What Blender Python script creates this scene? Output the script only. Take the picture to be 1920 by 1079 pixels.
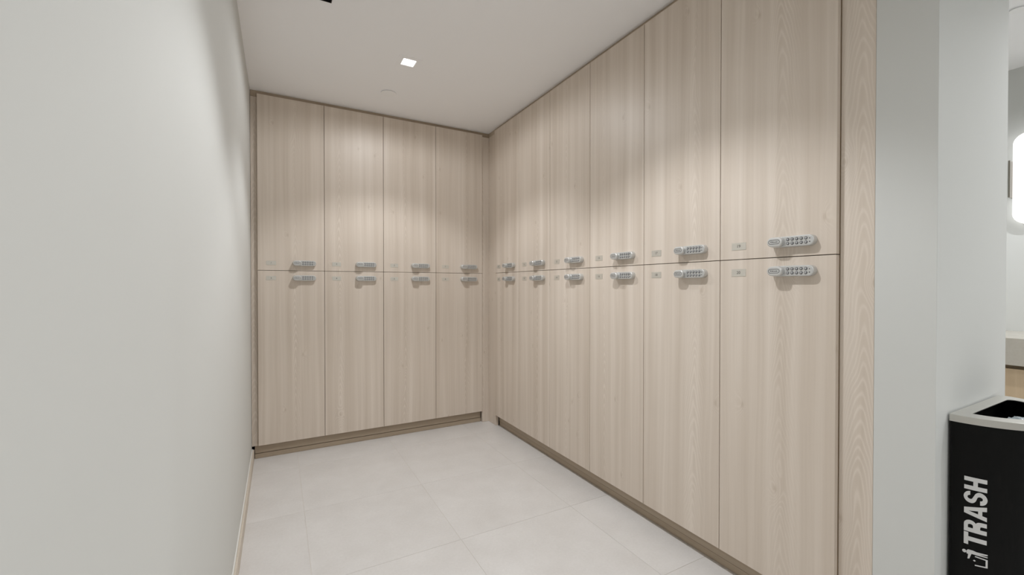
import bpy, bmesh, math, random
from mathutils import Vector, Matrix
PI = math.pi
sc = bpy.context.scene
for o in list(bpy.data.objects):
    bpy.data.objects.remove(o)

# ------------------------------------------------------------------ camera
cam_d = bpy.data.cameras.new('camera')
cam_d.sensor_width = 36.0
cam_d.lens = 801.2 / 1920 * 36
cam_d.shift_y = (542.2 - 539.5) / 1920
cam_d.clip_start = 0.02
cam = bpy.data.objects.new('camera', cam_d)
sc.collection.objects.link(cam)
cam.location = (0, 0, 1.157)
cam.rotation_euler = (math.radians(90 - 0.513), 0, -math.radians(28.686))
sc.camera = cam

# ------------------------------------------------------------------ world, exposure
w = bpy.data.worlds.new('world')
sc.world = w
w.use_nodes = True
w.node_tree.nodes['Background'].inputs[0].default_value = (0.9, 0.95, 1, 1)
w.node_tree.nodes['Background'].inputs[1].default_value = 0.05
vs = sc.view_settings
vs.view_transform = 'Standard'
vs.look = 'None'
vs.gamma = 1
vs.use_curve_mapping = False
vs.exposure = 0.07
sc.cycles.max_bounces = 16
sc.cycles.diffuse_bounces = 12
sc.cycles.glossy_bounces = 6

# ------------------------------------------------------------------ lights (all of them sit at ceiling fixtures)
H = 2.44
def spot(x, y, watts, angle=116, blend=0.35, col=(0.965, 0.985, 1.01), radius=0.03):
    l = bpy.data.lights.new('downlight_lamp', 'SPOT')
    l.energy = watts
    l.spot_size = math.radians(angle)
    l.spot_blend = blend
    l.shadow_soft_size = radius
    l.color = col
    o = bpy.data.objects.new('downlight_lamp', l)
    sc.collection.objects.link(o)
    o.location = (x, y, H - 0.012)
    return o
ALCOVE = [(0.664, 2.455), (0.664, 1.22)]
HALL = [(0.664, -0.02), (0.664, -1.26), (2.5, -0.9), (2.5, -2.1)]
VANITY = [(3.0, 0.1), (3.0, 1.5)]
#LIGHTS
P = [31, 13, 44, 7, 11, 39, 46]
spot(*ALCOVE[0], P[0], 112, 0.4)                 # beam
spot(*ALCOVE[0], P[1], 174, 0.3)                 # spill
spot(*ALCOVE[1], P[2], 112, 0.4)
spot(*ALCOVE[1], P[3], 150, 1.0)
spot(*HALL[0], P[4], 150, 1.0)
for p in HALL[1:]: spot(*p, P[5], 168, 0.8)
for p in VANITY: spot(*p, P[6], 160, 0.7)
#END

# ------------------------------------------------------------------ materials
def new_mat(name):
    m = bpy.data.materials.new(name)
    m.use_nodes = True
    nt = m.node_tree
    return m, nt, nt.nodes['Principled BSDF']
class G:
    """tiny node-graph helper"""
    def __init__(s, nt): s.nt = nt
    def n(s, t, **k):
        nd = s.nt.nodes.new(t)
        for a, b in k.items(): setattr(nd, a, b)
        return nd
    def put(s, sock, v):
        if isinstance(v, (int, float)): sock.default_value = v
        elif isinstance(v, tuple): sock.default_value = v
        else: s.nt.links.new(v, sock)
    def m(s, op, a, b=0.0, c=None):
        nd = s.n('ShaderNodeMath', operation=op)
        s.put(nd.inputs[0], a); s.put(nd.inputs[1], b)
        if c is not None: s.put(nd.inputs[2], c)
        return nd.outputs[0]
    def xyz(s, x, y, z=0.0):
        nd = s.n('ShaderNodeCombineXYZ')
        s.put(nd.inputs[0], x); s.put(nd.inputs[1], y); s.put(nd.inputs[2], z)
        return nd.outputs[0]
    def noise(s, vec, scale=1.0, detail=2.0, rough=0.5):
        nd = s.n('ShaderNodeTexNoise')
        s.put(nd.inputs['Vector'], vec); nd.inputs['Scale'].default_value = scale
        nd.inputs['Detail'].default_value = detail; nd.inputs['Roughness'].default_value = rough
        return nd.outputs[0]
    def mix(s, f, a, b):
        nd = s.n('ShaderNodeMix', data_type='RGBA')
        s.put(nd.inputs[0], f); s.put(nd.inputs[6], a); s.put(nd.inputs[7], b)
        return nd.outputs[2]

def lin(r, g, b):
    f = lambda c: (c / 255 / 12.92) if c <= 10.3 else ((c / 255 + 0.055) / 1.055) ** 2.4
    return (f(r), f(g), f(b), 1.0)

def wood(name, light, dark, horizontal=False, cath=0.5, rough=0.43, contrast=1.0):
    m, nt, b = new_mat(name)
    g = G(nt)
    tc = g.n('ShaderNodeTexCoord'); so = g.n('ShaderNodeSeparateXYZ')
    nt.links.new(tc.outputs['Object'], so.inputs[0])
    ge = g.n('ShaderNodeNewGeometry'); sw = g.n('ShaderNodeSeparateXYZ')
    nt.links.new(ge.outputs['Position'], sw.inputs[0])
    oi = g.n('ShaderNodeObjectInfo'); sr = g.n('ShaderNodeSeparateColor')
    nt.links.new(oi.outputs['Color'], sr.inputs[0])
    seed_a = g.m('MULTIPLY', sr.outputs[0], 37.0)
    seed_l = g.m('MULTIPLY', sr.outputs[1], 23.0)
    x0 = sr.outputs[2]
    ax, al = (sw.outputs[2], so.outputs[0]) if horizontal else (so.outputs[0], sw.outputs[2])
    # let edges facing sideways keep grain by folding depth in
    ax = g.m('ADD', ax, so.outputs[1])
    l = g.m('ADD', al, seed_l)
    a = g.m('ADD', ax, seed_a)
    warp = g.m('SUBTRACT', g.noise(g.xyz(g.m('MULTIPLY', a, 5.0), g.m('MULTIPLY', l, 0.9))), 0.5)
    aw = g.m('ADD', a, g.m('MULTIPLY', warp, 0.035))
    bands = g.noise(g.xyz(g.m('MULTIPLY', aw, 17.0), g.m('MULTIPLY', l, 0.30)), 1, 3, 0.55)
    streak = g.noise(g.xyz(g.m('MULTIPLY', aw, 95.0), g.m('MULTIPLY', l, 1.2)), 1, 2, 0.5)
    fibre = g.noise(g.xyz(g.m('MULTIPLY', aw, 420.0), g.m('MULTIPLY', l, 7.0)), 1, 2, 0.6)
    # knots: sparse stretched cells
    vo = g.n('ShaderNodeTexVoronoi', voronoi_dimensions='2D')
    nt.links.new(g.xyz(g.m('MULTIPLY', a, 3.6), g.m('MULTIPLY', l, 1.7)), vo.inputs['Vector'])
    vo.inputs['Scale'].default_value = 1.0
    d = vo.outputs['Distance']
    bump = g.m('EXPONENT', g.m('MULTIPLY', g.m('POWER', g.m('DIVIDE', d, 0.085), 2.0), -1.0))
    eye = g.m('EXPONENT', g.m('MULTIPLY', g.m('POWER', g.m('DIVIDE', d, 0.020), 2.0), -1.0))
    # flat-sawn cathedral figure
    dx = g.m('ADD', g.m('SUBTRACT', ax, x0), g.m('MULTIPLY', warp, 0.05))
    rr = g.m('SQRT', g.m('ADD', g.m('MULTIPLY', dx, dx), 0.00012))
    wob = g.noise(g.xyz(g.m('MULTIPLY', a, 9.0), g.m('MULTIPLY', l, 2.2)), 1, 2, 0.5)
    ring = g.m('MULTIPLY', g.m('SUBTRACT', rr, g.m('MULTIPLY', l, -0.14)), 120.0)
    ring = g.m('ADD', ring, g.m('MULTIPLY', wob, 8.0))
    ring = g.m('ADD', ring, g.m('MULTIPLY', bump, 4.5))
    wave = g.m('MULTIPLY', g.m('ADD', g.m('SINE', g.m('MULTIPLY', ring, 6.2832)), 1.0), 0.5)
    wave = g.m('SUBTRACT', 1.0, g.m('POWER', wave, 3.0))
    mk = g.m('EXPONENT', g.m('MULTIPLY', g.m('POWER', g.m('DIVIDE', dx, 0.045), 2.0), -1.0))
    patch = g.n('ShaderNodeMapRange', interpolation_type='SMOOTHSTEP')
    g.put(patch.inputs[0], g.noise(g.xyz(g.m('MULTIPLY', a, 1.5), g.m('MULTIPLY', l, 1.3)), 1, 1, 0.5))
    patch.inputs[1].default_value = 0.36; patch.inputs[2].default_value = 0.62
    mk = g.m('MULTIPLY', mk, g.m('MAXIMUM', patch.outputs[0], 0.25 if cath < 0.7 else 0.8))
    mk = g.m('MAXIMUM', mk, g.m('MULTIPLY', bump, 0.8))
    f = g.m('ADD', 0.5, g.m('MULTIPLY', g.m('SUBTRACT', bands, 0.5), 1.7 * contrast))
    f = g.m('ADD', f, g.m('MULTIPLY', g.m('SUBTRACT', streak, 0.5), 0.45 * contrast))
    f = g.m('ADD', f, g.m('MULTIPLY', g.m('SUBTRACT', fibre, 0.5), 0.14 * contrast))
    f = g.m('ADD', f, g.m('MULTIPLY', g.m('MULTIPLY', g.m('SUBTRACT', wave, 0.72), mk), 0.40))
    f = g.m('SUBTRACT', f, g.m('MULTIPLY', eye, -0.55))
    cl = g.n('ShaderNodeClamp'); g.put(cl.inputs[0], f)
    c = g.mix(cl.outputs[0], light, dark)
    nt.links.new(c, b.inputs['Base Color'])
    b.inputs['Roughness'].default_value = rough
    b.inputs['Specular IOR Level'].default_value = 0.5
    bp = g.n('ShaderNodeBump')
    bp.inputs['Strength'].default_value = 0.02; bp.inputs['Distance'].default_value = 0.001
    nt.links.new(fibre, bp.inputs['Height']); nt.links.new(bp.outputs[0], b.inputs['Normal'])
    return m

def plain(name, col, rough=0.5, metal=0.0, var=0.0, scale=8.0, spec=0.5, bump=0.0, bscale=300):
    m, nt, b = new_mat(name)
    g = G(nt)
    b.inputs['Base Color'].default_value = col
    b.inputs['Roughness'].default_value = rough
    b.inputs['Metallic'].default_value = metal
    b.inputs['Specular IOR Level'].default_value = spec
    tc = g.n('ShaderNodeTexCoord')
    if var:
        nz = g.noise(tc.outputs['Object'], scale, 4, 0.55)
        dk = tuple(c * (1 - var) for c in col[:3]) + (1,)
        lt = tuple(min(1, c * (1 + var)) for c in col[:3]) + (1,)
        nt.links.new(g.mix(nz, dk, lt), b.inputs['Base Color'])
    if bump:
        nz = g.noise(tc.outputs['Object'], bscale, 2, 0.5)
        bp = g.n('ShaderNodeBump'); bp.inputs['Strength'].default_value = bump; bp.inputs['Distance'].default_value = 0.001
        nt.links.new(nz, bp.inputs['Height']); nt.links.new(bp.outputs[0], b.inputs['Normal'])
    return m

def glow(name, col, strength):
    m, nt, b = new_mat(name)
    b.inputs['Base Color'].default_value = (0.9, 0.9, 0.9, 1)
    b.inputs['Emission Color'].default_value = col
    b.inputs['Emission Strength'].default_value = strength
    return m

def stone(name, c1, c2, rough):
    m, nt, b = new_mat(name)
    g = G(nt)
    ge = g.n('ShaderNodeNewGeometry')
    oi = g.n('ShaderNodeObjectInfo')
    va = g.n('ShaderNodeVectorMath', operation='ADD')
    nt.links.new(ge.outputs['Position'], va.inputs[0])
    rv = g.m('MULTIPLY', oi.outputs['Random'], 40.0)
    nt.links.new(g.xyz(rv, rv, 0.0), va.inputs[1])
    n1 = g.noise(va.outputs[0], 5, 6, 0.6)
    n2 = g.noise(va.outputs[0], 90, 3, 0.6)
    f = g.m('ADD', g.m('MULTIPLY', n1, 0.65), g.m('MULTIPLY', n2, 0.35))
    f = g.m('ADD', f, g.m('MULTIPLY', g.m('SUBTRACT', oi.outputs['Random'], 0.5), 0.12))
    mr = g.n('ShaderNodeMapRange'); g.put(mr.inputs[0], f)
    mr.inputs[1].default_value = 0.3; mr.inputs[2].default_value = 0.7
    nt.links.new(g.mix(mr.outputs[0], c1, c2), b.inputs['Base Color'])
    b.inputs['Roughness'].default_value = rough
    b.inputs['Specular IOR Level'].default_value = 0.4
    bp = g.n('ShaderNodeBump'); bp.inputs['Strength'].default_value = 0.05; bp.inputs['Distance'].default_value = 0.001
    nt.links.new(n2, bp.inputs['Height']); nt.links.new(bp.outputs[0], b.inputs['Normal'])
    return m

WL, WD = lin(223, 212, 200), lin(196, 182, 167)
M = dict(
    wood=wood('pale_wood_laminate', WL, WD, cath=0.45),
    wood_end=wood('pale_wood_filler', WL, WD, cath=0.71, contrast=0.9),
    wood_h=wood('pale_wood_horizontal', lin(186, 171, 152), lin(160, 143, 122), horizontal=True, cath=0.3),
    carcass=plain('locker_carcass', lin(150, 130, 104), 0.6, var=0.08),
    wall=plain('white_wall_paint', lin(206, 207, 204), 0.8, spec=0.2, var=0.012, scale=2, bump=0.03),
    ceil=plain('ceiling_paint', lin(244, 244, 245), 0.8, var=0.01, scale=2),
    tile=stone('beige_porcelain_tile', lin(206, 203, 200), lin(220, 218, 216), 0.36),
    grout=plain('grout', lin(220, 214, 206), 0.9),
    base=stone('tile_baseboard', lin(196, 186, 172), lin(210, 200, 187), 0.5),
    caulk=plain('white_caulk', lin(222, 221, 216), 0.7),
    silver=plain('silver_lacquered_metal', lin(201, 201, 199), 0.36, metal=0.45, var=0.02),
    knob=plain('silver_knob_metal', lin(209, 209, 207), 0.33, metal=0.45),
    dark=plain('dark_grey_plastic', lin(70, 70, 72), 0.5),
    cap=plain('grey_button', lin(176, 177, 178), 0.35, metal=0.5),
    plate=plain('brushed_steel_plate', lin(218, 214, 205), 0.32, metal=0.55, var=0.03, scale=60),
    ink=plain('dark_ink', lin(96, 92, 86), 0.6),
    black=plain('black_powder_coat', lin(9, 9, 8), 0.5, spec=0.15, bump=0.05, bscale=800),
    steel=plain('brushed_stainless', lin(205, 203, 197), 0.36, metal=0.9, var=0.03, scale=40),
    white_vinyl=plain('white_vinyl_lettering', lin(214, 214, 213), 0.55),
    bag=plain('clear_plastic_bag', lin(150, 160, 165), 0.25, spec=0.6, var=0.25, scale=60),
    trim_white=plain('white_fixture', lin(243, 243, 243), 0.7),
    lens=glow('downlight_lens', (1, 0.98, 0.97, 1), 6.0),
    blackhole=plain('black_fixture', lin(8, 7, 7), 0.6),
    counter=stone('stone_counter', lin(178, 172, 160), lin(192, 187, 177), 0.25),
    vanity=wood('vanity_wood', lin(212, 190, 160), lin(186, 162, 130), cath=0.4),
    shade=glow('sconce_glass', (1, 0.985, 0.975, 1), 0.9),
    bronze=plain('satin_nickel', lin(130, 126, 116), 0.3, metal=0.9),
    mirror=plain('mirror_glass', (0.9, 0.9, 0.9, 1), 0.03, metal=1.0),
)

# ------------------------------------------------------------------ mesh helpers
C = sc.collection
def finish(name, bm, mat, parent=None, smooth=False):
    bmesh.ops.recalc_face_normals(bm, faces=bm.faces[:])
    me = bpy.data.meshes.new(name)
    bm.to_mesh(me); bm.free()
    for mm in (mat if isinstance(mat, (list, tuple)) else [mat]): me.materials.append(mm)
    if smooth:
        for p in me.polygons: p.use_smooth = True
    o = bpy.data.objects.new(name, me)
    C.objects.link(o)
    if parent: o.parent = parent
    return o
def box(bm, x0, x1, y0, y1, z0, z1, bev=0.0, seg=1, mi=0):
    r = bmesh.ops.create_cube(bm, size=1.0)
    vs_ = r['verts']
    for v in vs_:
        v.co = Vector(((x0 + x1) / 2 + v.co.x * (x1 - x0), (y0 + y1) / 2 + v.co.y * (y1 - y0), (z0 + z1) / 2 + v.co.z * (z1 - z0)))
    fs = {f for v in vs_ for f in v.link_faces}
    for f in fs: f.material_index = mi
    if bev:
        es = list({e for v in vs_ for e in v.link_edges})
        bmesh.ops.bevel(bm, geom=es, offset=bev, segments=seg, affect='EDGES', profile=0.5)
def boxobj(name, dims, mat, parent=None, bev=0.0, seg=1):
    bm = bmesh.new(); box(bm, *dims, bev=bev, seg=seg)
    return finish(name, bm, mat, parent)
def struct(o):
    o['kind'] = 'structure'; return o
def tag(o, label, cat, group=None):
    o['label'] = label; o['category'] = cat
    if group: o['group'] = group
    return o
def empty(name, loc, rz=0.0):
    o = bpy.data.objects.new(name, None); C.objects.link(o)
    o.empty_display_size = 0.1
    o.location = loc; o.rotation_euler = (0, 0, rz)
    return o
def seed(o, i, x0=0.2):
    random.seed(i * 7 + 3)
    o.color = (random.random(), random.random(), x0, 1)
    return o
def loft(bm, rings, cap0=True, cap1=True, mi=0, smooth=False):
    vr = [[bm.verts.new(p) for p in r] for r in rings]
    n = len(vr[0])
    for a, b in zip(vr, vr[1:]):
        for i in range(n):
            f = bm.faces.new((a[i], a[(i + 1) % n], b[(i + 1) % n], b[i])); f.material_index = mi; f.smooth = smooth
    if cap0: f = bm.faces.new(vr[0][::-1]); f.material_index = mi
    if cap1: f = bm.faces.new(vr[-1]); f.material_index = mi
    return vr
def stadium(cx, cz, L, Hh, y, n=10):
    """pill outline in the xz plane at depth y (front is -y)"""
    r = Hh / 2; h = max(L / 2 - r, 0.0)
    pts = []
    for i in range(n + 1):
        t = -PI / 2 + PI * i / n
        pts.append((cx + h + r * math.cos(t), y, cz + r * math.sin(t)))
    for i in range(n + 1):
        t = PI / 2 + PI * i / n
        pts.append((cx - h + r * math.cos(t), y, cz + r * math.sin(t)))
    return pts
def pill(bm, cx, cz, L, Hh, y_back, y_front, soft, mi=0):
    rings = [stadium(cx, cz, L, Hh, y_back), stadium(cx, cz, L, Hh, y_front + soft)]
    for k in (0.35, 0.7, 1.0):
        ins = soft * (1 - math.cos(k * PI / 2)); dy = soft * math.sin(k * PI / 2)
        rings.append(stadium(cx, cz, L - 2 * ins, Hh - 2 * ins, y_front + soft - dy))
    loft(bm, rings, mi=mi)
def text_mesh(body, size, offset=0.0, shear=0.0, spacing=1.0, res=4):
    """flat lettering as (verts, faces) in the xy plane, centred in x and y"""
    cu = bpy.data.curves.new('lettering', 'FONT')
    cu.body = body; cu.size = size; cu.offset = offset; cu.shear = shear
    cu.space_character = spacing; cu.align_x = 'CENTER'; cu.align_y = 'CENTER'; cu.resolution_u = res
    o = bpy.data.objects.new('lettering', cu); C.objects.link(o)
    dg = bpy.context.evaluated_depsgraph_get()
    me = bpy.data.meshes.new_from_object(o.evaluated_get(dg))
    vs_ = [v.co.copy() for v in me.vertices]; fs = [tuple(p.vertices) for p in me.polygons]
    bpy.data.objects.remove(o); bpy.data.meshes.remove(me); bpy.data.curves.remove(cu)
    return vs_, fs

# ------------------------------------------------------------------ geometry constants (metres)
B, R, L = 3.268, 1.552, -0.158             # front of the back doors, front of the right doors, left wall
ZB, ZG, ZT = 0.093, 1.255, 2.416           # door bottom, gap between the tiers, door top
W = 0.4065
BX = -0.120                                # left edge of back bank
RY = 3.138                                 # far edge of right bank
WR = (3.138 - 0.694) / 6
FP = 0.021                                 # fillers and carcasses sit this far behind the door fronts
WALLY, WALLX0, WALLX1 = 0.465, R + FP, 2.157
FARX = 3.835
YB, YN = -3.0, 3.85

# ------------------------------------------------------------------ room shell
struct(boxobj('wall_left', (L - 0.12, L, YB, YN, -0.1, H + 0.1), M['wall']))
struct(boxobj('wall_back', (L, 2.157, B + 0.52, YN, 0, H), M['wall']))
struct(boxobj('wall_right', (R + 0.53, WALLX1, 0.604, B + 0.52, 0, H), M['wall']))
struct(boxobj('wall_pier', (WALLX0, WALLX1, WALLY, 0.604, 0, H), M['wall'], bev=0.0007))
bpy.data.objects['wall_pier'].name = 'wall_middle'
struct(boxobj('wall_far', (FARX, FARX + 0.12, YB, YN, -0.1, H + 0.1), M['wall']))
struct(boxobj('wall_front', (L, FARX, YB - 0.12, YB, -0.1, H + 0.1), M['wall']))
struct(boxobj('wall_beyond', (WALLX1, FARX, YN - 0.12, YN, 0, H), M['wall']))

# ceiling: slab with square openings for the recessed lights
def slab_with_holes(xs, ys, holes, z0, z1, name, mat):
    xs = sorted(set(xs)); ys = sorted(set(ys))
    bm = bmesh.new()
    gv = {}
    def V(x, y, z):
        k = (round(x, 5), round(y, 5), z)
        if k not in gv: gv[k] = bm.verts.new((x, y, z))
        return gv[k]
    def hole(i, j):
        if not (0 <= i < len(xs) - 1 and 0 <= j < len(ys) - 1): return False
        cx, cy = (xs[i] + xs[i + 1]) / 2, (ys[j] + ys[j + 1]) / 2
        return any(a < cx < b and c < cy < d for a, b, c, d in holes)
    for i in range(len(xs) - 1):
        for j in range(len(ys) - 1):
            q = ((xs[i], ys[j]), (xs[i + 1], ys[j]), (xs[i + 1], ys[j + 1]), (xs[i], ys[j + 1]))
            bm.faces.new([V(x, y, z1) for x, y in q][::-1])
            if not hole(i, j):
                bm.faces.new([V(x, y, z0) for x, y in q])
                continue
            for k, (di, dj) in enumerate(((0, -1), (1, 0), (0, 1), (-1, 0))):
                if not hole(i + di, j + dj):
                    (xa, ya), (xb, yb) = q[k], q[(k + 1) % 4]
                    bm.faces.new((V(xa, ya, z0), V(xb, yb, z0), V(xb, yb, z1), V(xa, ya, z1)))
    me = bpy.data.meshes.new(name); bm.to_mesh(me); bm.free(); me.materials.append(mat)
    o = bpy.data.objects.new(name, me); C.objects.link(o)
    return o
AP = 0.038
BLK = (0.10, 0.2185, 1.989, 2.1075)
holes = [(x - AP, x + AP, y - AP, y + AP) for x, y in ALCOVE + HALL + VANITY] + [BLK]
struct(slab_with_holes([L, FARX] + [h[0] for h in holes] + [h[1] for h in holes],
                       [YB, YN] + [h[2] for h in holes] + [h[3] for h in holes], holes, H, H + 0.09, 'ceiling', M['ceil']))

# floor: screed plus one object per tile
fl = struct(boxobj('floor', (L, FARX, YB, YN, -0.1, -0.0012), M['grout']))
TS, JX, JY = 0.612, 0.112, 3.03
tile_cache = {}
ix = range(-1, 7); iy = range(-10, 2)
for i in ix:
    for j in iy:
        x0, x1 = max(JX + i * TS, L), min(JX + (i + 1) * TS, FARX)
        y0, y1 = max(JY + j * TS, YB), min(JY + (j + 1) * TS, YN)
        if x1 - x0 < 0.02 or y1 - y0 < 0.02: continue
        k = (round(x1 - x0, 4), round(y1 - y0, 4))
        if k not in tile_cache:
            bm = bmesh.new(); box(bm, 0.0007, k[0] - 0.0007, 0.0007, k[1] - 0.0007, -0.0011, 0.0, bev=0.0003)
            o = finish('tile', bm, M['tile'], fl); tile_cache[k] = o
        else:
            o = tile_cache[k].copy(); C.objects.link(o)
        o.location = (x0, y0, 0)

# tiled baseboard along the left wall, cut pieces butted together
bb = struct(boxobj('baseboard_left', (L + 0.0005, L + 0.006, YB, B + 0.03, 0.0, 0.07), M['caulk']))
ys = [B + 0.03, 2.656, 2.02, 1.39, 0.78, 0.17, -0.44, -1.05, -1.66, -2.27, YB]
for k, (a, b_) in enumerate(zip(ys, ys[1:])):
    boxobj('tile', (L + 0.0062, L + 0.0145 + 0.0008 * (k % 2), b_ + 0.001, a - 0.001, 0.0005, 0.0665 + 0.0012 * (k % 3)), M['base'], bb, bev=0.0008)

# ------------------------------------------------------------------ millwork around the lockers
def board(name, dims, label, cat, mat, i, group=None, x0=0.2, bev=0.0008):
    o = boxobj(name, dims, mat, bev=bev)
    # origin at the board's own corner so the grain runs in its own frame
    off = Vector((dims[0], dims[2], 0))
    o.data.transform(Matrix.Translation(-off)); o.location = off
    seed(o, i, x0)
    return tag(o, label, cat, group)
def board_y(name, y0, y1, x_front, thick, z0, z1, label, cat, mat, i, x0=0.2, bev=0.0008):
    """board on the right bank: local x runs along -Y, front faces -X"""
    o = boxobj(name, (0, y1 - y0, 0, thick, z0, z1), mat, bev=bev)
    o.location = (x_front, y1, 0); o.rotation_euler = (0, 0, -PI / 2)
    seed(o, i, x0)
    return tag(o, label, cat)

board('filler_strip', (L + 0.001, BX + 0.0002, B + FP + 0.001, B + FP + 0.03, ZB - 0.004, 2.401),
      'narrow pale wood filler strip between left white wall and first locker', 'trim', M['wood_end'], 41, x0=0.02)
board('filler_strip', (BX + 4 * W + 0.0007, R + FP, B + 0.006, B + 0.03, 0.001, 2.401),
      'pale wood corner strip beside the last back locker, reaching the floor', 'trim', M['wood_end'], 43, x0=-0.2)
board_y('filler_strip', RY + 0.003, B + 0.005, R + FP - 0.006, 0.025, 0.001, 2.401,
        'pale wood corner strip beside the farthest right locker, reaching the floor', 'trim', M['wood_end'], 44, x0=-0.2)
board_y('filler_strip', 0.6045, 0.6938, R + FP, 0.025, 0.001, 2.401,
        'wide pale wood end strip with arched grain beside the white pier', 'trim', M['wood_end'], 46, x0=0.055)
board('crown_rail', (L + 0.001, R + FP + 0.02, B + FP - 0.0015, B + FP + 0.03, 2.4015, H - 0.0005),
      'slim wooden rail under the ceiling above the back lockers', 'trim', M['wood_h'], 47)
board_y('crown_rail', 0.6045, B + FP - 0.002, R + FP - 0.0015, 0.03, 2.4015, H - 0.0005,
        'slim wooden rail under the ceiling above the right lockers', 'trim', M['wood_h'], 48)
def toe_kick(label, kind, i):
    if kind == 'back':
        t = empty('toe_kick', ((L + BX + 4 * W) / 2, B + 0.05, 0))
        ln = BX + 4 * W + 0.0005 - (L + 0.017)
        t.location = (L + 0.017, B + 0.042, 0)
    else:
        t = empty('toe_kick', (R + 0.046, RY + 0.0025, 0), -PI / 2)
        ln = RY + 0.0025 - 0.6945
    a = boxobj('kick_board', (0, ln, 0, 0.018, 0.0335, ZB - 0.003), M['wood_h'], t, bev=0.0006); seed(a, i)
    b_ = boxobj('base_strip', (0, ln, 0.003 if kind == 'right' else -0.006, 0.018, 0.0005, 0.031), M['wood_h'], t, bev=0.0006); seed(b_, i + 1)
    tag(t, label, 'toe kick')
toe_kick('recessed brown wood toe kick below the back lockers', 'back', 60)
toe_kick('recessed brown wood toe kick below the right lockers', 'right', 64)

# ------------------------------------------------------------------ lockers
def make_door(w, h):
    bm = bmesh.new(); box(bm, 0.0014, w - 0.0014, 0.0, 0.019, 0.0014, h - 0.0014, bev=0.0007)
    return bm
def lock_parts(parent, zc):
    """keypad cam lock; x 0.2065..0.352, front is -y"""
    cx = 0.279
    bm = bmesh.new(); pill(bm, cx, zc, 0.146, 0.0365, -0.0003, -0.022, 0.0035)
    lk = finish('keypad_lock', bm, M['silver'], parent)
    kb = bmesh.new(); pill(kb, cx - 0.0455, zc, 0.052, 0.0335, -0.0223, -0.0385, 0.005)
    # sunk badge on the knob: dark rim and pale field
    knob = finish('knob', kb, M['knob'], lk)
    bg = bmesh.new()
    o_, i_ = stadium(cx - 0.0455, zc, 0.0385, 0.0150, -0.0389), stadium(cx - 0.0455, zc, 0.0355, 0.0120, -0.0389)
    vo_ = [bg.verts.new(p) for p in o_]; vi_ = [bg.verts.new(p) for p in i_]
    for k in range(len(vo_)):
        j = (k + 1) % len(vo_)
        bg.faces.new((vo_[k], vo_[j], vi_[j], vi_[k]))
    tv, tf = text_mesh('KitLock', 0.0078, 0.0001, res=2)
    base = [bg.verts.new((cx - 0.0455 + v.x, -0.0389, zc + v.y)) for v in tv]
    for f in tf:
        try: bg.faces.new([base[q] for q in f])
        except ValueError: pass
    finish('badge', bg, M['dark'], lk)
    btn = None
    for r_ in (0, 1):
        for c_ in range(5):
            if btn is None:
                b2 = bmesh.new()
                def ring(r, y, n=14): return [(r * math.cos(2 * PI * q / n), y, r * math.sin(2 * PI * q / n)) for q in range(n)]
                loft(b2, [ring(0.0052, 0.0), ring(0.0052, -0.0007), ring(0.0042, -0.0008)], cap0=True, cap1=True, mi=0)
                loft(b2, [ring(0.0036, -0.0008), ring(0.0035, -0.0022), ring(0.0026, -0.0029)], cap0=False, cap1=True, mi=1)
                o = finish('button', b2, [M['dark'], M['cap']], lk); btn = o
            else:
                o = btn.copy(); C.objects.link(o)
            o.location = (cx - 0.0085 + c_ * 0.0143, -0.0221, zc + 0.0068 - r_ * 0.0136)
    led = None
    for r_ in (0, 1):
        if led is None:
            b2 = bmesh.new()
            loft(b2, [ring(0.0018, 0.0, 10), ring(0.0018, -0.0006, 10), ring(0.0010, -0.0010, 10)])
            o = finish('indicator', b2, M['dark'], lk); led = o
        else:
            o = led.copy(); C.objects.link(o)
        o.location = (cx + 0.0601, -0.0221, zc + 0.0055 - r_ * 0.011)
    return lk

def make_locker(kind, w):
    z0, z1 = (ZB, ZG) if kind == 'lower' else (ZG, ZT)
    h = z1 - z0
    t = empty('locker', (0, 0, 0))
    bm = bmesh.new()
    box(bm, 0.0005, w - 0.0005, FP, 0.50, 0.0008, (h if kind == 'lower' else 2.4 - z0) - 0.0008)
    finish('carcass', bm, M['carcass'], t)
    finish('door', make_door(w, h), M['wood'], t)
    zc = (0.0515 if kind == 'upper' else h - 0.0495)
    lock_parts(t, zc)
    bm = bmesh.new(); box(bm, 0.050, 0.108, -0.0012, -0.0002, zc - 0.0150, zc + 0.0130, bev=0.0003)
    finish('number_plate', bm, M['plate'], t)
    return t
protos = {}
def children(o): return [c for c in bpy.data.objects if c.parent == o]
def copy_tree(o, parent=None):
    c = o.copy(); C.objects.link(c)
    if parent: c.parent = parent
    for ch in children(o): copy_tree(ch, c)
    return c
ORD_B = ['first back-row locker from the left white wall', 'second back-row locker from the left white wall',
         'third back-row locker from the left white wall', 'fourth back-row locker, beside the room corner']
ORD_R = ['right-bank locker deepest in the room corner', 'second right-bank locker from the room corner',
         'third right-bank locker from the room corner', 'fourth right-bank locker from the room corner',
         'fifth right-bank locker from the room corner', 'right-bank locker nearest the camera and wide end strip']
XC = [0.22, 0.10, 0.16, 0.26, 0.12, 0.25, 0.18, 0.12, 0.29, 0.24]
lockers = []
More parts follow.
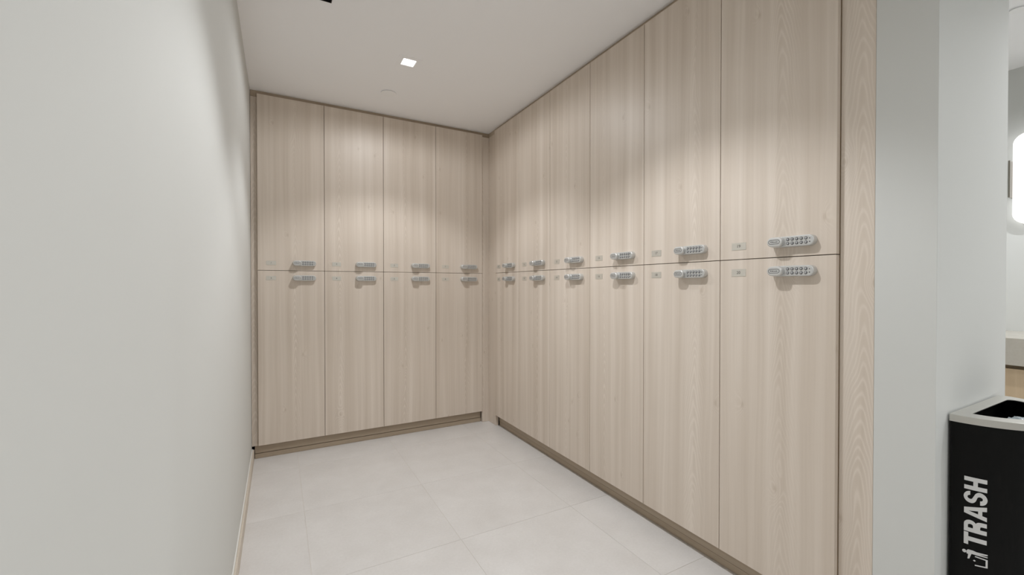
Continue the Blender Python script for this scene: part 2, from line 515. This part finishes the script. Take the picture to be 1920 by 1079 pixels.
for col in range(10):
    back = col < 4
    for kind in ('upper', 'lower'):
        num = col * 2 + (1 if kind == 'upper' else 2)
        z0 = ZB if kind == 'lower' else ZG
        key = (kind, back)
        if key not in protos:
            t = make_locker(kind, W if back else WR); protos[key] = t
        else:
            t = copy_tree(protos[key])
        if back: t.location = (BX + col * W, B, z0)
        else:
            t.location = (R, RY - (col - 4) * WR, z0); t.rotation_euler = (0, 0, -PI / 2)
        what = ORD_B[col] if back else ORD_R[col - 4]
        tag(t, ('top ' if kind == 'upper' else 'bottom ') + 'pale wood ' + what + (', plate reads %d' % num), 'locker',
            ('upper' if kind == 'upper' else 'lower') + (' lockers on the back wall' if back else ' lockers on the right wall'))
        lockers.append((t, num, kind, col))
for t, num, kind, col in lockers:
    h = (ZG - ZB) if kind == 'lower' else (ZT - ZG)
    zc = (0.0515 if kind == 'upper' else h - 0.0495)
    for ch in children(t):
        if ch.name.startswith('door'):
            random.seed(col * 11 + 5)
            ch.color = (random.random(), random.random(), XC[col], 1)
        if ch.name.startswith('number_plate'):
            tv, tf = text_mesh(str(num), 0.0155, 0.00012, res=3)
            bm = bmesh.new(); vv = [bm.verts.new((0.079 + v.x, -0.0015, zc - 0.001 + v.y)) for v in tv]
            for f in tf:
                try: bm.faces.new([vv[q] for q in f])
                except ValueError: pass
            finish('number', bm, M['ink'], ch)

# ------------------------------------------------------------------ ceiling fixtures
def downlight(x, y, label, group):
    t = empty('downlight', (x, y, H))
    bm = bmesh.new()
    o, i, th = 0.066, AP - 0.001, 0.0018
    for (a, b_, c, d) in ((-o, o, i, o), (-o, o, -o, -i), (-o, -i, -i, i), (i, o, -i, i)):
        box(bm, a, b_, c, d, -th, -0.0001)
    bmesh.ops.remove_doubles(bm, verts=bm.verts[:], dist=1e-5)
    finish('trim_plate', bm, M['ceil'], t)
    bm = bmesh.new()
    for (a, b_, c, d) in ((-i, i, i - 0.002, i), (-i, i, -i, -i + 0.002), (-i, -i + 0.002, -i + 0.002, i - 0.002), (i - 0.002, i, -i + 0.002, i - 0.002)):
        box(bm, a, b_, c, d, 0.0, 0.02)
    finish('reflector', bm, M['trim_white'], t)
    boxobj('lens', (-i + 0.0025, i - 0.0025, -i + 0.0025, i - 0.0025, 0.004, 0.010), M['lens'], t, bev=0.001)
    return tag(t, label, 'ceiling light', group)
downlight(*ALCOVE[0], 'lit square downlight in the ceiling before the back lockers', None)
downlight(*ALCOVE[1], 'square downlight above the nearer right lockers, out of frame', None)
for p, q in zip(HALL, ('left near', 'right near', 'left far', 'right far')):
    downlight(*p, 'square downlight in the hall ceiling behind the camera, %s one' % q, 'hall downlights')
for p, q in zip(VANITY, ('before', 'past')):
    downlight(*p, 'square downlight over the vanity room floor, %s the sconce' % q, 'vanity downlights')

t = empty('ceiling_fixture', ((BLK[0] + BLK[1]) / 2, (BLK[2] + BLK[3]) / 2, H))
e = (BLK[1] - BLK[0]) / 2 - 0.001
bm = bmesh.new()
for (a, b_, c, d) in ((-e, e, e - 0.004, e), (-e, e, -e, -e + 0.004), (-e, -e + 0.004, -e + 0.004, e - 0.004), (e - 0.004, e, -e + 0.004, e - 0.004)):
    box(bm, a, b_, c, d, -0.0025, 0.03)
finish('frame', bm, M['blackhole'], t)
bm = bmesh.new()
for k in range(6):
    x = -e + 0.006 + k * (2 * e - 0.012) / 5
    box(bm, x - 0.002, x + 0.002, -e + 0.0045, e - 0.0045, 0.006, 0.018)
finish('louvre', bm, M['blackhole'], t)
boxobj('back_plate', (-e + 0.0045, e - 0.0045, -e + 0.0045, e - 0.0045, 0.022, 0.028), M['blackhole'], t)
tag(t, 'black square ceiling fixture cut by the photo\'s top edge', 'ceiling fixture')

def disc(x, y, r, label):
    bm = bmesh.new()
    rg = lambda rr, z: [(rr * math.cos(2 * PI * q / 40), rr * math.sin(2 * PI * q / 40), z) for q in range(40)]
    loft(bm, [rg(r * 0.8, 0.0), rg(r * 0.8, -0.0035), rg(r, -0.004), rg(r, -0.0062), rg(r * 0.96, -0.007)])
    o = finish('sprinkler_cover', bm, M['trim_white']); o.location = (x, y, H - 0.0002)
    return tag(o, label, 'sprinkler cover')
disc(0.652, 2.905, 0.049, 'round white sprinkler cover flush in ceiling near the back lockers')
disc(3.02, 0.625, 0.03, 'small round sprinkler cover on vanity ceiling beyond the white pier')

# ------------------------------------------------------------------ trash can: half-round, flat back on the pier wall
TX, TY, TA, TB, TZ = 1.8635, 0.4600, 0.2125, 0.198, 0.7965
def arc(a, b_, z, n=96, back=TY):
    """half ellipse from the left back corner round the front to the right, whose back corner is rounded off"""
    pts = [(TX - a * math.cos(PI * q / n), back - b_ * math.sin(PI * q / n), z) for q in range(n + 1)]
    r = 0.022
    pts = [p for p in pts if p[0] < TX or p[1] < back - r]
    for q in range(7):
        u = q / 6 * PI / 2
        pts.append((TX + a - r - 0.002 + r * math.cos(u), back - r + r * math.sin(u), z))
    return pts
t = empty('trash_can', (TX, TY - 0.09, 0))
inv = Matrix.Translation(-Vector(t.location))
def canpart(name, bm, mat, par=t, smooth=False):
    bmesh.ops.transform(bm, matrix=inv, verts=bm.verts[:])
    return finish(name, bm, mat, par)
bm = bmesh.new()                        # shell, open at the top
outer = [arc(TA - 0.004, TB - 0.004, z, back=TY - 0.002) for z in (0.012, TZ - 0.0012)]
inner = [arc(TA - 0.008, TB - 0.008, z, back=TY - 0.006) for z in (TZ - 0.0012, 0.02)]
loft(bm, outer + inner)
canpart('body', bm, M['black'])
bm = bmesh.new()
loft(bm, [arc(TA - 0.012, TB - 0.012, 0.0, back=TY - 0.006), arc(TA - 0.012, TB - 0.012, 0.0118, back=TY - 0.006)])
canpart('base', bm, M['black'])
bm = bmesh.new()                        # stainless rim: skirt plus flat top with a D-shaped opening
so_ = arc(TA, TB, TZ - 0.0195); to_ = arc(TA, TB, TZ - 0.001); t1_ = arc(TA - 0.001, TB - 0.001, TZ)
oi_ = arc(TA, TB, TZ); k_ = (0.158 / TA, 0.121 / TB)
qq = lambda p, z: (TX + (p[0] - TX) * k_[0], TY - 0.0315 + (p[1] - TY) * k_[1], z)
ob_ = [qq(p, TZ - 0.002) for p in oi_]; oi_ = [qq(p, TZ) for p in oi_]
loft(bm, [so_, to_, t1_, oi_, ob_], cap0=False, cap1=False)
canpart('rim', bm, M['steel'])
# liner bag bunched under the rim
bm = bmesh.new(); random.seed(5)
n = 90
def wav(sc_, z, amp, ph):
    pts = []
    for q in range(n + 1):
        u = PI * q / n
        k = 1 + amp * math.sin(u * 41 + ph) + amp * 0.8 * math.sin(u * 67 + 2 * ph)
        a_, b2 = 0.172 * sc_ * k, 0.135 * sc_ * k
        front = math.exp(-((u - 0.86) / 0.62) ** 4)      # the bag stands up only along the front lip
        pts.append((TX - a_ * math.cos(u), TY - 0.026 - b2 * math.sin(u), z - 0.24 * (1 - front) + 0.0018 * math.sin(u * 23 + ph) + 0.0012 * math.sin(u * 57)))
    return pts
loft(bm, [wav(0.98, TZ - 0.03, 0.004, 0.3), wav(0.88, TZ - 0.010, 0.008, 0.3), wav(0.79, TZ - 0.0025, 0.012, 0.7), wav(0.70, TZ - 0.003, 0.02, 1.1), wav(0.66, TZ - 0.03, 0.02, 1.1), wav(0.64, TZ - 0.12, 0.025, 1.9)], cap0=False, cap1=False)
canpart('liner_bag', bm, M['bag'])
# lettering wrapped round the front-left of the shell
def arclen_table(a, b_, back, n=400):
    pts = arc(a, b_, 0, n, back); s = [0.0]
    for p, q in zip(pts, pts[1:]): s.append(s[-1] + math.dist(p, q))
    return pts, s
APTS, AS = arclen_table(TA - 0.0033, TB - 0.0033, TY - 0.002)
def on_shell(s, z):
    for k in range(len(AS) - 1):
        if AS[k + 1] >= s:
            f = (s - AS[k]) / max(1e-9, AS[k + 1] - AS[k]); p, q = APTS[k], APTS[k + 1]
            return (p[0] + (q[0] - p[0]) * f, p[1] + (q[1] - p[1]) * f, z)
    return (APTS[-1][0], APTS[-1][1], z)
def on_can(name, verts, faces, layer=None):
    """verts (u along the reading direction, v across): reading runs upward, letter tops point left"""
    bm = bmesh.new()
    vv = [bm.verts.new((s, z, layer[i] if layer else 0)) for i, (s, z) in enumerate(verts)]
    for f in faces:
        try: bm.faces.new([vv[q] for q in f])
        except ValueError: pass
    lo, hi = min(v[0] for v in verts), max(v[0] for v in verts)
    k = lo + 0.004
    while k < hi:          # cut into narrow strips so the lettering follows the curved shell
        bmesh.ops.bisect_plane(bm, geom=bm.verts[:] + bm.edges[:] + bm.faces[:], plane_co=(k, 0, 0), plane_no=(1, 0, 0))
        k += 0.004
    for v in bm.verts:     # overlapping strokes lie in very thin separate layers
        p = Vector(on_shell(v.co.x, v.co.y)); out = Vector((p.x - TX, p.y - TY, 0)).normalized()
        v.co = p + out * 0.00012 * v.co.z
    canpart(name, bm, M['white_vinyl'])
TXT_S0, TXT_S1, TXT_Z0, TXT_Z1 = 0.0275, 0.070, 0.4455, 0.632      # letter tops, letter feet, start, end
# condensed bold italic capitals as outlines in a unit box (x reading direction, y up)
def poly_T(): return [[(0, 1), (0.62, 1), (0.62, 0.79), (0.42, 0.79), (0.42, 0), (0.20, 0), (0.20, 0.79), (0, 0.79)]]
def ring_band(outer, inner): return ('band', outer, inner)
def earc(cx, cy, rx, ry, a0, a1, n=10):
    return [(cx + rx * math.cos(math.radians(a0 + (a1 - a0) * k / n)), cy + ry * math.sin(math.radians(a0 + (a1 - a0) * k / n))) for k in range(n + 1)]
def letters():
    out = []
    T = [(0.20, 0), (0.42, 0), (0.42, 0.80), (0.62, 0.80), (0.62, 1), (0, 1), (0, 0.80), (0.20, 0.80)]
    out.append((0.66, [T]))
    stem = [(0, 0), (0.21, 0), (0.21, 1), (0, 1)]
    bo = [(0.21, 1)] + earc(0.36, 0.72, 0.24, 0.28, 90, -90, 14) + [(0.21, 0.44)]
    bi = [(0.21, 0.82)] + earc(0.33, 0.71, 0.07, 0.11, 90, -90, 14) + [(0.21, 0.60)]
    leg = [(0.21, 0.46), (0.44, 0.50), (0.53, 0.44), (0.575, 0.35), (0.59, 0.22), (0.59, 0), (0.38, 0), (0.38, 0.22), (0.35, 0.28), (0.21, 0.29)]
    out.append((0.70, [stem, ('band', bo, bi), leg]))
    A1 = [(0, 0), (0.21, 0), (0.36, 0.80), (0.36, 1), (0.22, 1)]
    A2 = [(0.72, 0), (0.50, 0), (0.36, 0.80), (0.36, 1), (0.50, 1)]
    bar = [(0.16, 0.20), (0.56, 0.20), (0.53, 0.38), (0.19, 0.38)]
    out.append((0.76, [A1, A2, bar]))
    so = earc(0.31, 0.70, 0.30, 0.32, 5, 180, 12) + earc(0.33, 0.70, 0.32, 0.26, 180, 250, 6) + earc(0.29, 0.30, 0.11, 0.13, 60, -20, 6) + earc(0.30, 0.30, 0.095, 0.12, -20, -180, 10)
    si = earc(0.31, 0.72, 0.10, 0.13, 5, 180, 12) + earc(0.33, 0.72, 0.12, 0.10, 180, 240, 6) + earc(0.30, 0.30, 0.32, 0.27, 65, -20, 6) + earc(0.30, 0.30, 0.31, 0.32, -20, -180, 10)
    out.append((0.68, [('band', so, si)]))
    Hh = [[(0, 0), (0.21, 0), (0.21, 1), (0, 1)], [(0.43, 0), (0.64, 0), (0.64, 1), (0.43, 1)], [(0.21, 0.40), (0.43, 0.40), (0.43, 0.60), (0.21, 0.60)]]
    out.append((0.64, Hh))
    return out
def glyph_mesh(strokes):
    vs_, fs, ly = [], [], []
    for n_, s in enumerate(strokes):
        if isinstance(s, tuple) and s[0] == 'band':
            a, b_ = s[1], s[2]; k0 = len(vs_); vs_ += a + b_; m_ = len(a)
            for k in range(m_ - 1): fs.append((k0 + k, k0 + k + 1, k0 + m_ + k + 1, k0 + m_ + k))
        else:
            k0 = len(vs_); vs_ += s; fs.append(tuple(range(k0, k0 + len(s))))
        ly += [n_] * (len(vs_) - len(ly))
    return vs_, fs, ly
gl = letters(); tot = sum(w_ for w_, _ in gl); x = 0
SH = 0.0
for (w_, strokes) in gl:
    vs_, fs, ly = glyph_mesh(strokes)
    vv = []
    for (gx, gy) in vs_:
        u = (x + gx + SH * (gy - 0.0)) / (tot + SH)
        vv.append((TXT_S1 + (TXT_S0 - TXT_S1) * gy, TXT_Z0 + (TXT_Z1 - TXT_Z0) * u))
    on_can('letter', vv, fs, ly)
    x += w_
# pictogram: a figure dropping litter in a bin, same reading direction, placed before the T
def pic(shapes):
    vs_, fs, ly = [], [], []
    for n_, s in enumerate(shapes):
        k0 = len(vs_); vs_ += s; fs.append(tuple(range(k0, k0 + len(s)))); ly += [n_] * len(s)
    return vs_, fs, ly
PZ0, PZ1 = 0.3925, 0.4325
shapes = [earc(0.70, 0.93, 0.15, 0.085, 0, 345, 15),                                    # head
          [(0.55, 0.84), (0.80, 0.84), (0.93, 0.78), (0.95, 0.60), (0.90, 0.44), (0.62, 0.44), (0.62, 0.62), (0.50, 0.76)],   # torso
          [(0.62, 0.76), (0.62, 0.64), (0.14, 0.72), (0.10, 0.80)],                      # arm
          [(0.90, 0.45), (0.70, 0.45), (0.82, 0.0), (0.93, 0.0)],                        # leg
          [(0.74, 0.45), (0.62, 0.45), (0.64, 0.0), (0.72, 0.0)],                        # leg
          [(0.02, 0.52), (0.10, 0.58), (0.18, 0.52), (0.10, 0.46)],                      # litter
          [(-0.34, 0.50), (-0.24, 0.50), (-0.14, 0.0), (-0.25, 0.0)],                    # bin side
          [(0.44, 0.50), (0.54, 0.50), (0.48, 0.0), (0.38, 0.0)],                        # bin side
          [(-0.24, 0.08), (0.46, 0.08), (0.46, 0.0), (-0.24, 0.0)]]                      # bin floor
vs_, fs, ly = pic(shapes)
on_can('pictogram', [(TXT_S1 + 0.002 + (TXT_S0 - 0.004 - TXT_S1) * gy, PZ0 + (PZ1 - PZ0) * (gx + 0.34) / 1.3) for gx, gy in vs_], fs, ly)
tag(t, 'black half-round trash can with stainless rim against the white pier', 'trash can')

# ------------------------------------------------------------------ vanity area beyond the pier
VX, VZ = 3.30, 0.885
ct = empty('counter_top', (VX, 0.4, VZ - 0.14))
boxobj('slab', (0.0202, FARX - VX - 0.001, -1.4, 1.6, 0.118, 0.14), M['counter'], ct, bev=0.0005)
boxobj('apron', (0.0, 0.02, -1.4, 1.6, 0.0, 0.14), M['counter'], ct, bev=0.0012)
tag(ct, 'beige stone vanity counter with deep front edge beyond the pier', 'counter')
vc = empty('vanity_cabinet', (VX + 0.02, 0.4, 0))
boxobj('carcass', (0.022, FARX - VX - 0.022, -1.39, 1.59, 0.1, VZ - 0.142), M['carcass'], vc)
for k in range(5):
    o = boxobj('door', (0, 0.0205, 0.001, 0.596, 0.11, VZ - 0.16), M['vanity'], vc, bev=0.001)
    o.location = (0, -1.39 + k * 0.596, 0); seed(o, 80 + k, 0.2)
boxobj('toe_kick', (0.05, FARX - VX - 0.022, -1.39, 1.59, 0.0, 0.0995), M['carcass'], vc)
tag(vc, 'light wood vanity cabinet under the stone counter beyond the pier', 'cabinet')

# pill-shaped sconce on the far wall
SY, SZ = 0.690, 1.778
st = empty('wall_sconce', (FARX, SY, SZ))
def pill_x(bm, w_, h_, x0, x1, soft, n=10):
    """upright rounded slab on the far wall, front faces -X"""
    def outline(w2, h2, x, r=0.062):
        r = min(r, w2 / 2, h2 / 2); pts = []
        for (sx, sz, a0) in ((1, 1, 0), (-1, 1, 90), (-1, -1, 180), (1, -1, 270)):
            for q in range(n + 1):
                a = math.radians(a0 + 90 * q / n)
                pts.append((x, sx * (w2 / 2 - r) + r * math.cos(a), sz * (h2 / 2 - r) + r * math.sin(a)))
        return pts
    rings = [outline(w_, h_, x0), outline(w_, h_, x1 + soft)]
    for k in (0.35, 0.7, 1.0):
        ins = soft * (1 - math.cos(k * PI / 2)); rings.append(outline(w_ - 2 * ins, h_ - 2 * ins, x1 + soft - soft * math.sin(k * PI / 2)))
    loft(bm, rings)
bm = bmesh.new(); pill_x(bm, 0.214, 0.53, -0.012, -0.07, 0.03)
finish('glass_shade', bm, M['shade'], st)
boxobj('back_plate', (-0.0118, -0.0005, -0.06, 0.06, -0.12, 0.12), M['bronze'], st, bev=0.002)
for s in (-1, 1):
    boxobj('side_bracket', (-0.085, -0.0005, min(s * 0.108, s * 0.116), max(s * 0.108, s * 0.116), -0.108, 0.108), M['bronze'], st, bev=0.0015)
tag(st, 'glowing white rounded wall sconce with metal side bracket above vanity', 'wall light')
